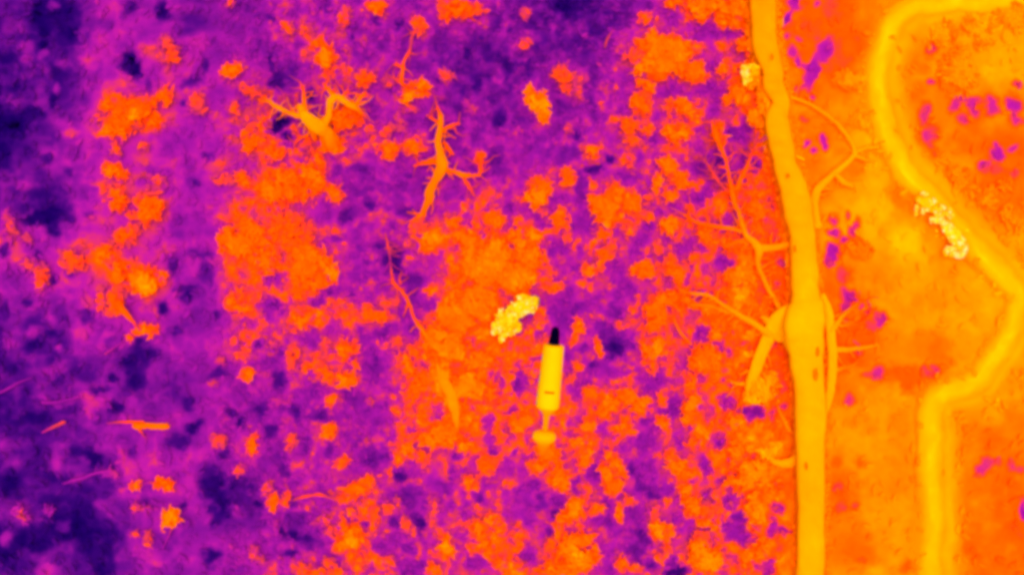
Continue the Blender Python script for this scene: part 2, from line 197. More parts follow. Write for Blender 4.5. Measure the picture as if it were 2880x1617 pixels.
def base_heat(px, py):
    wx = px + 46 * fbm(px, py, 90, 5); wy = py + 46 * fbm(px, py, 90, 6)
    return grid_sample(BASE, (wx - 60) / 120, (wy - 60) / 120)

def grain(px, py):
    mid = sstep(520, 900, px) * (1 - sstep(2080, 2330, px))
    left = 1 - sstep(420, 900, px)
    right = sstep(2080, 2330, px)
    low = 0.0
    n1 = fbm(px, py, 64, 11, 3)
    n2 = fbm(px, py, 30, 12, 3)
    n3 = fbm(px, py, 15, 13, 2)
    streak = fbm(px * 0.5 + py * 0.25, py * 1.3 - px * 0.12, 40, 14, 3)
    web = (1 - np.abs(fbm(px, py, 48, 15, 3)) * 1.6).clip(0, 1) ** 5      # stems and runners crossing the floor
    g = (left * (18 * n1 + 7 * web + 8 * streak + 1.0 * n2) + mid * (0.3 + 9 * web + 12 * n1 + 14 * n2 + 8.0 * n3)
            + right * (7 * n1 + 3.0 * n2 + 0.5 * n3))
    return np.where(g < 0, g * 0.78, g)

HEAT = base_heat(GX, GY) + grain(GX, GY) + 6.0 * (1 - sstep(700, 1100, GX)) * sstep(60, 420, GX) - 0.8 * sstep(700, 1100, GX) * (1 - sstep(2000, 2200, GX))
WX = GX + 26 * fbm(GX, GY, 46, 21) + 14 * fbm(GX, GY, 19, 22, 3)
WY = GY + 26 * fbm(GX, GY, 46, 23) + 14 * fbm(GX, GY, 19, 24, 3)

def ell(px, py, t):
    a = math.radians(t[4]); ca, sa = math.cos(a), math.sin(a)
    dx = px - t[0]; dy = py - t[1]
    u = (dx * ca + dy * sa) / t[2]; v = (-dx * sa + dy * ca) / t[3]
    return np.sqrt(u * u + v * v)

def ragged(px, py, t):
    # notches and gaps in the outline of a patch; the bigger the patch the deeper
    k = float(np.clip(math.sqrt(t[2] * t[3]) / 30.0, 0.25, 1.0))
    return k * (0.42 * fbm(px, py, 26, 81, 3) + 0.22 * fbm(px, py, 11, 82, 2))

def warp_share(t):
    return float(np.clip(math.sqrt(t[2] * t[3]) / 34.0, 0.38, 1.0))

def stamp(t, e_out, e_in, keep, rag=0.0):
    r = 1.7 * max(t[2], t[3]) + 30
    i0 = max(0, int((t[0] - r - X0) / STEP)); i1 = min(len(gx), int((t[0] + r - X0) / STEP) + 2)
    j0 = max(0, int((t[1] - r - Y0) / STEP)); j1 = min(len(gy), int((t[1] + r - Y0) / STEP) + 2)
    sl = (slice(j0, j1), slice(i0, i1))
    kw = warp_share(t)
    d = ell(GX[sl] + kw * (WX[sl] - GX[sl]), GY[sl] + kw * (WY[sl] - GY[sl]), t) + rag * ragged(GX[sl], GY[sl], t)
    al = 1 - sstep(e_in, e_out, d)
    cur = HEAT[sl]
    tgt = t[5] + keep * grain(GX[sl], GY[sl])
    HEAT[sl] = cur * (1 - al) + tgt * al

for t in PATCH:
    stamp(t, 1.5, 0.35, 0.45)
def halo(t):
    # the ground round a warm bush is a little warmer as well
    r = 2.6 * max(t[2], t[3]) + 30
    i0 = max(0, int((t[0] - r - X0) / STEP)); i1 = min(len(gx), int((t[0] + r - X0) / STEP) + 2)
    j0 = max(0, int((t[1] - r - Y0) / STEP)); j1 = min(len(gy), int((t[1] + r - Y0) / STEP) + 2)
    sl = (slice(j0, j1), slice(i0, i1))
    d = ell(WX[sl], WY[sl], t)
    al = 0.55 * (1 - sstep(0.9, 2.1, d))
    HEAT[sl] = np.maximum(HEAT[sl], HEAT[sl] * (1 - al) + (t[5] - 10) * al)
for t in BUSH:
    if t[5] < 74: halo((t[0], t[1], t[2] + 3, t[3] + 3, t[4], min(t[5], 62)))
for t in BUSH:
    stamp(t, 1.2, 0.55, 0.35, 1.0 if t[5] < 74 else 0.4)
for t in CORE:
    stamp(t, 1.3, 0.4, 0.2)
CL = [(3270,-40),(3110,-14),(2960,-6),(2860,-4),(2734,4),(2640,8),(2570,20),(2516,62),(2482,140),(2468,225),(2474,300),(2494,370),(2516,425),(2555,486),(2606,546),(2672,618),(2738,690),(2794,748),(2846,796),(2870,836),(2858,894),(2832,950),(2786,1030),(2724,1084),(2652,1108),(2622,1140),(2618,1213),(2621,1330),(2624,1450),(2622,1560),(2620,1700),(2630,1860),(2612,2010)]
# the earth beside the path is warm too
dpath = np.full(GX.shape, 1e9)
for (xa, ya), (xb, yb) in zip(CL[:-1], CL[1:]):
    lx, ly = xb - xa, yb - ya; L2 = lx * lx + ly * ly
    u = np.clip(((GX - xa) * lx + (GY - ya) * ly) / L2, 0, 1)
    side_ = np.where((GX - xa) * ly - (GY - ya) * lx > 0, 30.0, 0.0)      # wider on the second bank's side
    dpath = np.minimum(dpath, np.hypot(GX - xa - u * lx, GY - ya - u * ly) - side_)
al = 1 - sstep(34, 70, dpath + 10 * fbm(GX, GY, 60, 71))
HEAT = HEAT * (1 - al) + np.maximum(HEAT, 77 + 3 * fbm(GX, GY, 50, 72)) * al
TR = [(2146,-60),(2152,130),(2174,220),(2186,330),(2202,420),(2232,530),(2250,630),(2262,745),(2266,840),(2264,950),(2272,1060),(2280,1180),(2281,1400),(2280,1700)]
dtr = np.full(GX.shape, 1e9)
for (xa, ya), (xb, yb) in zip(TR[:-1], TR[1:]):
    lx, ly = xb - xa, yb - ya
    u = np.clip(((GX - xa) * lx + (GY - ya) * ly) / (lx * lx + ly * ly), 0, 1)
    dtr = np.minimum(dtr, np.hypot(GX - xa - u * lx, GY - ya - u * ly))
al = 0.9 * (1 - sstep(38, 66, dtr + 9 * fbm(GX, GY, 40, 75)))
HEAT = HEAT * (1 - al) + np.maximum(HEAT, 74 + 4 * fbm(GX, GY, 30, 76)) * al
HEAT = np.clip(HEAT, 1, 92)

def heat_at(px, py):
    return grid_sample(HEAT, (np.asarray(px, float) - X0) / STEP, (np.asarray(py, float) - Y0) / STEP)

# smoothed warmth drives a gentle relief: warm ground is the raised, leafy ground
K = np.array([1, 4, 6, 4, 1]) / 16.0
SM = HEAT.copy()
for _ in range(6):
    for ax in (0, 1):
        P = np.pad(SM, [(2, 2) if a == ax else (0, 0) for a in (0, 1)], mode='edge')
        SM = sum(K[i] * (P[i:i + SM.shape[0], :] if ax == 0 else P[:, i:i + SM.shape[1]]) for i in range(5))
RELIEF = 0.30 * (SM - 45) / 45 + 0.05 * fbm(GX, GY, 60, 41, 3)
def ground_z(px, py):
    return grid_sample(RELIEF, (np.asarray(px, float) - X0) / STEP, (np.asarray(py, float) - Y0) / STEP)

# ------------------------------------------------------------------ materials: warmth to colour
RAMP = [(0.0,(4,0,30)),(0.03,(28,0,94)),(0.06,(36,0,104)),(0.13,(62,4,120)),(0.22,(100,10,140)),(0.32,(146,18,156)),(0.40,(178,22,168)),
        (0.46,(204,28,168)),(0.51,(226,42,134)),(0.55,(240,60,88)),(0.585,(255,74,36)),(0.62,(255,88,0)),(0.67,(255,104,0)),
        (0.72,(255,124,0)),(0.77,(255,146,0)),(0.82,(255,166,0)),(0.87,(255,182,0)),(0.905,(255,196,0)),(0.94,(255,224,6)),
        (0.97,(255,242,40)),(1.0,(255,252,140))]
ALB = 0.62
def lin(c):
    c /= 255.0
    return c / 12.92 if c <= 0.04045 else ((c + 0.055) / 1.055) ** 2.4

def heat_material(name, fine=0.02, fine_scale=9.0, rough=0.95, bump=0.0):
    m = bpy.data.materials.new(name); m.use_nodes = True
    t = m.node_tree; n = t.nodes; n.clear()
    at = n.new("ShaderNodeAttribute"); at.attribute_name = "warmth"
    geo = n.new("ShaderNodeNewGeometry")
    no = n.new("ShaderNodeTexNoise"); no.inputs['Scale'].default_value = fine_scale; no.inputs['Detail'].default_value = 3
    t.links.new(geo.outputs['Position'], no.inputs['Vector'])
    ma = n.new("ShaderNodeMath"); ma.operation = 'MULTIPLY_ADD'
    t.links.new(no.outputs['Fac'], ma.inputs[0]); ma.inputs[1].default_value = 2 * fine; ma.inputs[2].default_value = -fine
    ad = n.new("ShaderNodeMath"); ad.operation = 'ADD'
    t.links.new(at.outputs['Fac'], ad.inputs[0]); t.links.new(ma.outputs[0], ad.inputs[1])
    cr = n.new("ShaderNodeValToRGB"); e = cr.color_ramp.elements
    while len(e) < len(RAMP): e.new(0.5)
    for k, (p, c) in enumerate(RAMP):
        e[k].position = p
    for k, (p, c) in enumerate(RAMP):
        e[k].color = (min(0.95, ALB * lin(c[0]) * (1.5 if c[0] >= 250 else 1.0)), ALB * lin(c[1]), ALB * lin(c[2]), 1)
    t.links.new(ad.outputs[0], cr.inputs[0])
    b = n.new("ShaderNodeBsdfPrincipled")
    b.inputs['Roughness'].default_value = rough
    b.inputs['Specular IOR Level'].default_value = 0.0
    t.links.new(cr.outputs[0], b.inputs['Base Color'])
    if bump:
        bp = n.new("ShaderNodeBump"); bp.inputs['Strength'].default_value = bump; bp.inputs['Distance'].default_value = 0.03
        t.links.new(no.outputs['Fac'], bp.inputs['Height']); t.links.new(bp.outputs[0], b.inputs['Normal'])
    o = n.new("ShaderNodeOutputMaterial"); t.links.new(b.outputs[0], o.inputs[0])
    return m

M_GROUND = heat_material("forest_floor_warmth", 0.022, 7.0)
M_LEAF = heat_material("leaf_warmth", 0.012, 6.0)
M_BARK = heat_material("bark_warmth", 0.022, 5.0, bump=0.3)
M_PATH = heat_material("bare_earth_warmth", 0.018, 2.2)
M_HOT = heat_material("hot_surface_warmth", 0.035, 9.0)
M_METAL = heat_material("metal_warmth", 0.008, 8.0, rough=0.6)

def mesh_obj(name, verts, faces, warmth, mat, parent=None, smooth=True):
    me = bpy.data.meshes.new(name)
    verts = np.asarray(verts, np.float32)
    me.from_pydata(verts.tolist(), [], faces if isinstance(faces, list) else faces.tolist())
    a = me.attributes.new("warmth", 'FLOAT', 'POINT')
    a.data.foreach_set("value", np.clip(np.asarray(warmth, np.float32) / 100.0, 0, 1))
    if smooth:
        me.polygons.foreach_set("use_smooth", np.ones(len(me.polygons), bool))
    me.materials.append(mat)
    me.update()
    o = bpy.data.objects.new(name, me)
    sc.collection.objects.link(o)
    if parent:
        o.parent = parent
    return o

def tag(o, label=None, cat=None, group=None, kind=None):
    for k, v in (("label", label), ("category", cat), ("group", group), ("kind", kind)):
        if v: o[k] = v
    return o

def empty(name, loc=(0, 0, 0)):
    o = bpy.data.objects.new(name, None); o.location = loc
    o.empty_display_size = 0.2
    sc.collection.objects.link(o)
    return o

# ------------------------------------------------------------------ ground sheet
def axis(lo, hi):
    inner = np.arange(lo, hi + 1, 4.0)
    outer = list(np.cumsum(8 * 1.075 ** np.arange(52))) + [5500, 8000, 13000, 40000]
    return np.concatenate([lo - np.array(outer[::-1]), inner, hi + np.array(outer)])
ax_, ay_ = axis(-48, 2928), axis(-48, 1664)
PX, PY = np.meshgrid(ax_, ay_)
Z = ground_z(PX, PY)
Hh = heat_at(PX, PY)
wild = np.clip(base_heat(PX, PY) + 14 * fbm(PX, PY, 160, 55, 4) + 10 * fbm(PX, PY, 60, 56, 3), 4, 80)
edge = sstep(60, 330, np.maximum(np.maximum(-PX, PX - 2880), np.maximum(-PY, PY - 1617)))
Hh = Hh * (1 - edge) + wild * edge
far = (PX < X0) | (PX > X1) | (PY < Y0) | (PY > Y1)
Z = np.where(far, -0.05, Z)
k = (H - Z) / H / 100
V = np.stack([(PX - 1440) * k, (808.5 - PY) * k, Z], -1).reshape(-1, 3)
ny, nx = PX.shape
idx = np.arange(ny * nx).reshape(ny, nx)
F = np.stack([idx[1:, :-1], idx[1:, 1:], idx[:-1, 1:], idx[:-1, :-1]], -1).reshape(-1, 4)
me = bpy.data.meshes.new("ground")
me.vertices.add(len(V)); me.vertices.foreach_set("co", V.astype(np.float32).ravel())
me.loops.add(F.size); me.loops.foreach_set("vertex_index", F.astype(np.int32).ravel())
me.polygons.add(len(F)); me.polygons.foreach_set("loop_start", np.arange(0, F.size, 4, dtype=np.int32))
me.update(calc_edges=True)
me.polygons.foreach_set("use_smooth", np.ones(len(F), bool))
a = me.attributes.new("warmth", 'FLOAT', 'POINT'); a.data.foreach_set("value", (Hh.ravel() / 100).astype(np.float32))
me.materials.append(M_GROUND); me.validate()
ground = bpy.data.objects.new("ground", me); sc.collection.objects.link(ground)
tag(ground, kind="structure")

# ------------------------------------------------------------------ leaves
LEAF = np.array([(0, -1), (0.55, -0.45), (0.5, 0.35), (0, 1), (-0.5, 0.35), (-0.55, -0.45)])
def leaves(px, py, z, size, warmth, tilt=0.35, aspect=0.62, turn=None):
    """one six-cornered leaf per row; returns verts, faces, warmth per vertex"""
    n = len(px)
    k = (H - z) / H / 100.0
    cx, cy = (px - 1440) * k, (808.5 - py) * k
    a = RN.uniform(0, 2 * math.pi, n) if turn is None else turn
    tx, ty = RN.normal(0, tilt, n), RN.normal(0, tilt, n)
    asp = aspect * RN.uniform(0.75, 1.45, n)
    lx = LEAF[None, :, 0] * asp[:, None] * size[:, None] * RN.uniform(0.8, 1.2, (n, 6))
    ly = LEAF[None, :, 1] * size[:, None] * RN.uniform(0.8, 1.2, (n, 6))
    ca, sa = np.cos(a)[:, None], np.sin(a)[:, None]
    X = lx * ca - ly * sa; Y = lx * sa + ly * ca
    Zz = X * tx[:, None] + Y * ty[:, None] + np.abs(lx) * 0.12
    v = np.stack([cx[:, None] + X, cy[:, None] + Y, z[:, None] + Zz], -1).reshape(-1, 3)
    b = np.arange(n) * 6
    f = np.concatenate([np.stack([b, b + 1, b + 2, b + 3], -1), np.stack([b, b + 3, b + 4, b + 5], -1)])
    return v, f, np.repeat(warmth, 6)

def smooth_warp(px, py):
    return (px + 26 * fbm(px, py, 46, 21) + 14 * fbm(px, py, 19, 22, 3), py + 26 * fbm(px, py, 46, 23) + 14 * fbm(px, py, 19, 24, 3))

# low plants all over the floor: nobody could count them
n = 52000
ux = RN.uniform(-250, 3130, n); uy = RN.uniform(-220, 1840, n)
keep = RN.uniform(0, 1, n) < np.where(ux < 620, 0.22, np.where(ux < 2200, 0.9, 0.08))
keep &= grid_sample(dpath, (ux - X0) / STEP, (uy - Y0) / STEP) > 34
ux, uy = ux[keep], uy[keep]; n = len(ux)
sz = RN.uniform(0.045, 0.11, n) * np.where(ux < 620, 1.4, np.where(ux < 2200, 1.0, 1.5))
hh = heat_at(ux, uy)
spread = np.where(ux < 620, 1.5, np.where(ux < 2200, 3.0, 0.9))
v, f, wv = leaves(ux, uy, ground_z(ux, uy) + RN.uniform(0.01, 0.10, n), sz, hh + RN.normal(0, 1, n) * spread, 0.13)
tag(mesh_obj("undergrowth", v, f, wv, M_LEAF, smooth=False), kind="stuff")

# ------------------------------------------------------------------ bushes, one object each
def bush_mesh(t):
    r = max(t[2], t[3]) * 1.35 + 22
    area = math.pi * t[2] * t[3]
    n = int(max(34, min(1200, area / 34)))
    px = RN.uniform(t[0] - r, t[0] + r, n * 6); py = RN.uniform(t[1] - r, t[1] + r, n * 6)
    wx, wy = smooth_warp(px, py)
    kw = warp_share(t)
    d = ell(px + kw * (wx - px), py + kw * (wy - py), t) + ragged(px, py, t)
    d = np.maximum(d, 0.02)
    ok = d < 0.97 + np.abs(RN.normal(0, 0.13, n * 6))
    px, py, d = px[ok][:n], py[ok][:n], d[ok][:n]
    if len(px) < 6:
        px = t[0] + RN.normal(0, 0.4, 20) * t[2]; py = t[1] + RN.normal(0, 0.4, 20) * t[3]; d = np.full(20, 0.5)
    hgt = min(0.24, 0.006 * min(t[2], t[3]) + 0.06)
    if t[5] > 73 and t[0] > 2250: hgt *= 0.35
    z = ground_z(px, py) + 0.03 + hgt * np.sqrt(np.clip(1 - d * d, 0, 1)) * RN.uniform(0.72, 1.0, len(px))
    size = RN.uniform(0.06, 0.15, len(px)) * (0.7 if max(t[2], t[3]) < 14 else 1.0) * np.where(d > 0.9, 0.72, 1.0)
    hh = np.maximum(heat_at(px, py), t[5] - 3) + RN.normal(0, 1.3, len(px)) + 2.2 - 7.5 * sstep(0.62, 1.2, d)
    A = leaves(px, py, z, size, hh, 0.14)
    # thin sprigs reaching out of the clump
    m = int(6 + 0.32 * (t[2] + t[3]))
    th = RN.choice(RN.uniform(0, 2 * math.pi, 4), m) + RN.normal(0, 0.28, m)
    ca, sa = math.cos(math.radians(t[4])), math.sin(math.radians(t[4]))
    q = RN.uniform(0.6, 1.12, m)
    ex, ey = q * t[2] * np.cos(th), q * t[3] * np.sin(th)
    sx, sy = t[0] + ex * ca - ey * sa, t[1] + ex * sa + ey * ca
    out_ = np.arctan2(-(sy - t[1]), sx - t[0]) - math.pi / 2 + RN.normal(0, 0.75, m)
    ln = RN.uniform(0.06, 0.19, m) * (0.7 + 0.3 * min(1, (t[2] + t[3]) / 50))
    B = leaves(sx, sy, ground_z(sx, sy) + RN.uniform(0.04, 0.16, m), ln, t[5] - RN.uniform(1, 8, m), 0.15, 0.34, out_)
    return np.concatenate([A[0], B[0]]), np.concatenate([A[1], B[1] + len(A[0])]), np.concatenate([A[2], B[2]])

LAND = [("the antler-shaped bare tree", 880, 340), ("the forked bare branch", 1235, 470), ("the slim bare branch", 1135, 200),
        ("the long thin stick", 1115, 790), ("the ragged hot patch", 1445, 890), ("the yellow projectile", 1545, 1060),
        ("the Y-shaped bare tree", 2075, 590), ("the long warm trunk", 2250, 900), ("the small hot spot", 2105, 205),
        ("the stretched hot patch", 2640, 630), ("the fallen log", 420, 1195), ("the small drooping branch", 365, 895),
        ("the thin arching twig", 890, 1395), ("the dark hollow", 130, 605), ("the tall amber stem", 1265, 1125)]
bushes = []
for t in BUSH:
    if not (-40 < t[0] < 2920 and -30 < t[1] < 1650): continue
    R_ = math.sqrt(t[2] * t[3])
    size = "tiny" if R_ < 12 else "small" if R_ < 18 else "middling" if R_ < 27 else "large" if R_ < 45 else "very large"
    asp = t[2] / t[3]
    sl = abs(t[4]) > 12
    shape = ("round" if 0.72 < asp < 1.38 else ("slanting" if sl else "tall narrow") if asp <= 0.72 else ("slanting" if sl else "wide"))
    h_ = t[5]
    col = "purple-pink" if h_ < 50 else "dull pink" if h_ < 54 else "red-pink" if h_ < 58 else "red-orange" if h_ < 62 else "orange" if h_ < 66 else "bright orange" if h_ < 71 else "amber"
    nm, lx, ly = min(LAND, key=lambda L: (L[1] - t[0]) ** 2 + (L[2] - t[1]) ** 2)
    dx, dy = t[0] - lx, t[1] - ly
    side = ("right of" if dx > 0 else "left of") if abs(dx) > abs(dy) else ("below" if dy > 0 else "above")
    bushes.append([t, (size, shape, col, side, nm), math.hypot(dx, dy)])
ORD = ["nearest", "second nearest", "third nearest", "fourth nearest", "fifth nearest", "sixth nearest", "seventh nearest"]
for b in bushes:
    same = sorted(q[2] for q in bushes if q[1] == b[1])
    size, shape, col, side, nm = b[1]
    if len(same) == 1:
        lab = f"{size} {shape} {col} bush {side} {nm}"
    else:
        lab = f"{size} {shape} {col} bush, {ORD[same.index(b[2])]} such {side} {nm}"
    v, f, wv = bush_mesh(b[0])
    c = v.mean(0); c[2] = v[:, 2].min()
    o = mesh_obj("bush", v - c, f, wv, M_LEAF, smooth=False)
    o.location = c
    tag(o, lab, "bush", "warm bushes on the forest floor")

# ------------------------------------------------------------------ wood: knobbly tapering tubes
def tube(pts, sides=10, rough=0.12, seed=0, sub=5):
    """pts: x, y, radius, warmth[, height above ground]; smoothed along, with knots and bends"""
    P = []
    for p in pts:
        z = float(ground_z(p[0], p[1])) + (p[4] if len(p) > 4 else 0.0) + p[2] / 100 * 0.6
        P.append((p[0], p[1], p[2], p[3], z))
    P = np.array(P, float)
    out = []
    m = len(P)
    for i in range(m - 1):
        p0, p1, p2, p3 = P[max(i - 1, 0)], P[i], P[i + 1], P[min(i + 2, m - 1)]
        for s in range(sub):
            u = s / sub
            out.append(0.5 * ((2 * p1) + (-p0 + p2) * u + (2 * p0 - 5 * p1 + 4 * p2 - p3) * u * u + (-p0 + 3 * p1 - 3 * p2 + p3) * u ** 3))
    out.append(P[-1])
    Q = np.array(out); Q[:, 2] = np.maximum(Q[:, 2], 1.0)
    rr = np.random.default_rng(seed + int(P[0][0] * 7 + P[0][1]))
    q = len(Q)
    Q[1:-1, 0] += rr.normal(0, 1, q - 2) * np.minimum(Q[1:-1, 2], 7) * 0.10
    Q[1:-1, 1] += rr.normal(0, 1, q - 2) * np.minimum(Q[1:-1, 2], 7) * 0.10
    C = np.array([world(x, y, z) for x, y, z in zip(Q[:, 0], Q[:, 1], Q[:, 4])])
    rad = Q[:, 2] / 100 * (H - Q[:, 4]) / H
    T = np.gradient(C, axis=0); T /= np.linalg.norm(T, axis=1)[:, None] + 1e-9
    kn = rr.normal(0, rough, (q, sides))
    for _ in range(2):
        kn = (np.roll(kn, 1, 1) + 2 * kn + np.roll(kn, -1, 1)) / 4
        kn[1:-1] = (kn[:-2] + 2 * kn[1:-1] + kn[2:]) / 4
    kn *= 2.2 if pts[0][2] < 30 else 0.9
    jj, ii = np.meshgrid(np.arange(sides), np.arange(q))
    pat = fbm(Q[ii, 1] + 11.0, jj * 37.0 + seed, 70, 91, 3) + 0.7 * fbm(Q[ii, 1], jj * 53.0, 24, 92, 2)
    V, Wm = [], []
    for i in range(q):
        up = np.array([0, 0, 1.0])
        s_ = np.cross(T[i], up); s_ /= np.linalg.norm(s_) + 1e-9
        n_ = np.cross(s_, T[i])
        for j in range(sides):
            a = 2 * math.pi * j / sides
            r = rad[i] * (1 + kn[i, j])
            V.append(C[i] + s_ * math.cos(a) * r + n_ * math.sin(a) * r * (0.38 if rad[i] > 0.12 else 0.7))
            Wm.append(Q[i, 3] + rr.normal(0, 0.6) + 2.2 * pat[i, j])
    V.append(C[0] - T[0] * rad[0] * 0.5); Wm.append(Q[0, 3]); V.append(C[-1] + T[-1] * rad[-1] * 0.8); Wm.append(Q[-1, 3])
    F = []
    for i in range(q - 1):
        for j in range(sides):
            a, b = i * sides + j, i * sides + (j + 1) % sides
            F.append((a, b, b + sides, a + sides))
    e = q * sides
    for j in range(sides):
        F.append((e, (j + 1) % sides, j)); F.append((e + 1, (q - 1) * sides + j, (q - 1) * sides + (j + 1) % sides))
    return V, F, Wm

def wood(name, pts, parent=None, **kw):
    V, F, W = tube(pts, **kw)
    V = np.array(V)
    if parent is not None:
        V = V - np.array(parent.location)
    o = mesh_obj(name, V, F, W, M_BARK, parent)
    return o

def tree(name, label, cat, base, parts, group=None, fat=1.0, twigs=17):
    z = float(ground_z(*base))
    r = empty(name, world(base[0], base[1], z))
    tag(r, label, cat, group)
    for nm, pts in parts:
        wood(nm, [(p[0], p[1], p[2] * fat, *p[3:]) for p in pts], r)
    if twigs:
        rr = random.Random(int(base[0] * 3 + base[1]))
        VV, FF, WW = [], [], []; n0 = 0
        for nm, pts in parts:
            if nm in ("bark_strip", "stump_end", "stub"): continue
            for a, b in zip(pts[:-1], pts[1:]):
                L = math.hypot(b[0] - a[0], b[1] - a[1])
                if a[2] * fat > 22: continue
                for _ in range(int(L / twigs + rr.random())):
                    u = rr.random(); x = a[0] + u * (b[0] - a[0]); y = a[1] + u * (b[1] - a[1])
                    h = a[3] + u * (b[3] - a[3]); zz = (a[4] if len(a) > 4 else 0.1) + 0.02
                    ang = math.atan2(b[1] - a[1], b[0] - a[0]) + rr.choice((-1, 1)) * rr.uniform(0.5, 1.3)
                    q = []; rd = rr.uniform(1.9, 3.2); st = rr.uniform(10, 24)
                    for k_ in range(rr.choice((3, 3, 4))):
                        q.append((x, y, max(0.9, rd), h, zz)); ang += rr.uniform(-0.7, 0.7)
                        x += st * math.cos(ang); y += st * math.sin(ang); rd *= 0.78; h -= rr.uniform(2, 4); st *= 0.9
                    V, F, W = tube(q, sides=4, sub=1, seed=rr.randrange(999))
                    VV += V; FF += [tuple(i + n0 for i in f) for f in F]; WW += W; n0 += len(V)
        if VV:
            o = mesh_obj("fine_twigs", np.array(VV) - np.array(r.location), FF, WW, M_BARK, r)
            tag(o, kind="stuff")
    return r

# the long trunk
tree("fallen_tree", "long thick amber tree trunk with side branches lying from top to bottom", "tree", (2280, 1600), [
 ("trunk", [(2120,-420,38,79,.15),(2134,-240,36,80,.15),(2143,-60,37,80,.15),(2148,60,37,81,.15),(2154,130,36,82,.15),(2174,200,30,82,.15),(2176,240,30,82,.15),(2196,285,24,83,.15),(2186,330,33,82,.15),(2190,370,36,83,.15),(2202,420,35,83,.15),(2210,465,33,84,.15),(2232,530,40,84,.15),(2246,600,42,84,.15),(2257,660,36,84,.15),(2262,745,40,86,.15),(2266,820,40,87,.15),(2268,860,52,88,.15),(2264,900,60,89,.15),(2264,950,56,88,.15),(2268,1010,48,87,.15),(2276,1080,44,86,.15),(2280,1170,44,86,.15),(2280,1240,42,86,.15),(2281,1400,40,85,.15),(2281,1520,40,87,.15),(2280,1680,40,85,.15),(2276,1860,41,84,.15),(2284,2000,38,83,.15)]),
 ("bark_strip", [(2150,215,10,78,.1),(2150,255,12,79,.1),(2160,290,9,79,.1),(2168,330,16,81,.1)]),
 ("stem", [(2310,830,10,87,.15),(2330,880,13,87,.15),(2338,950,14,86,.15),(2341,1040,14,85,.15),(2332,1110,13,84,.15),(2308,1180,14,85,.15)]),
 ("limb", [(2262,880,40,88,.16),(2215,892,34,88,.15),(2178,918,26,87,.12),(2154,965,19,86,.12),(2130,1025,17,85,.12),(2112,1075,15,83,.1),(2102,1104,8,79,.1)]),
 ("limb", [(2270,930,34,88,.14),(2225,925,30,88,.13),(2186,912,22,86,.12),(2160,902,12,83,.12),(2140,892,5,78,.12)]),
 ("limb", [(2262,1010,24,88,.14),(2236,975,22,87,.13),(2206,930,22,86,.12)]),
 ("twig", [(2205,880,9,84,.15),(2186,858,5,79,.2),(2176,838,3,72,.2)]),
 ("twig", [(2098,1080,6,80,.1),(2075,1078,5,78,.1),(2054,1073,3,72,.1)]),
 ("twig", [(2098,1108,6,72,.1),(2086,1125,4,66,.1),(2074,1148,3,58,.1)]),
 ("twig", [(2104,1042,6,78,.1),(2084,1052,4,70,.1),(2070,1046,2,62,.1)]),
 ("limb", [(2256,1284,18,84,.12),(2214,1302,13,83,.1),(2180,1298,9,81,.1),(2156,1280,6,78,.1)]),
 ("twig", [(2186,1140,4,68,.1),(2200,1172,5,72,.1),(2222,1212,6,78,.1)]),
 ("branch", [(2200,950,16,84,.15),(2159,935,10,82,.2),(2113,905,9,80,.25),(2070,880,7,78,.3),(2031,856,6,77,.3),(1988,829,5,75,.3),(1946,826,4.5,73,.3),(1909,815,3,69,.25)]),
 ("branch", [(2113,905,6,79,.2),(2046,876,6,76,.2),(1991,860,5,73,.2),(1936,857,4,70,.2)]),
 ("branch", [(2300,640,14,84,.1),(2290,593,13,83,.12),(2297,538,12,83,.12),(2341,493,10,83,.12),(2375,465,9,84,.12),(2402,433,7,84,.1),(2393,400,6,82,.1),(2360,355,6,79,.1),(2328,326,6,78,.1),(2280,296,5,78,.1),(2222,272,5,80,.1)]),
 ("twig", [(2402,433,6,83,.1),(2430,448,5,81,.1),(2462,452,4,79,.08)]),
 ("twig", [(2350,490,7,83,.1),(2372,512,8,82,.1),(2398,522,8,80,.08)]),
 ("twig", [(2400,432,6,83,.1),(2430,418,5,82,.1),(2470,414,5,82,.1)]),
 ("twig", [(2335,930,10,85,.15),(2352,912,8,81,.2),(2374,884,6,75,.2),(2400,862,5,69,.2),(2424,842,3,62,.2)]),
 ("twig", [(2340,981,11,84,.15),(2370,983,8,80,.15),(2402,981,6.5,78,.15),(2436,976,5.5,77,.15),(2470,970,4,76,.12)]),
 ("twig", [(2345,1044,8,80,.15),(2372,1034,6,72,.15),(2399,1026,5,70,.15),(2413,1012,4,64,.15),(2426,996,3,60,.15)]),
 ("twig", [(2352,915,5,80,.12),(2392,912,4,70,.12),(2426,906,4,63,.12),(2446,886,4,62,.1),(2466,864,3,62,.1)]),
])
trunk_root = bpy.data.objects["fallen_tree"]
for kx, ky, kr, kl in ((2311, 906, 5, 6), (2298, 985, 6, 15), (2294, 1052, 7, 16), (2216, 494, 5, 4), (2236, 700, 4, 9), (2268, 1310, 4, 10), (2172, 160, 4, 8)):
    wood("knot", [(kx - 1, ky - kl, kr * 0.7, 74, 0.56), (kx, ky, kr, 71, 0.57), (kx + 1, ky + kl, kr * 0.7, 74, 0.56)], trunk_root)
mx, my, mh = [], [], []  # added leaf fringe, its fading warmth imitates a hazy, soft trunk edge
for (xa, ya), (xb, yb) in zip(TR[:-1], TR[1:]):
    L = math.hypot(xb - xa, yb - ya)
    for _ in range(int(L * 1.1)):
        u = R.random(); sd = R.choice((-1, 1)); off = sd * R.uniform(27, 50) * (1.25 if 820 < ya + u * (yb - ya) < 1080 else 1.0)
        mx.append(xa + u * (xb - xa) + off); my.append(ya + u * (yb - ya)); mh.append(81 - 0.42 * max(0, abs(off) - 30) + R.gauss(0, 1.5))
mx, my, mh = np.array(mx), np.array(my), np.array(mh)
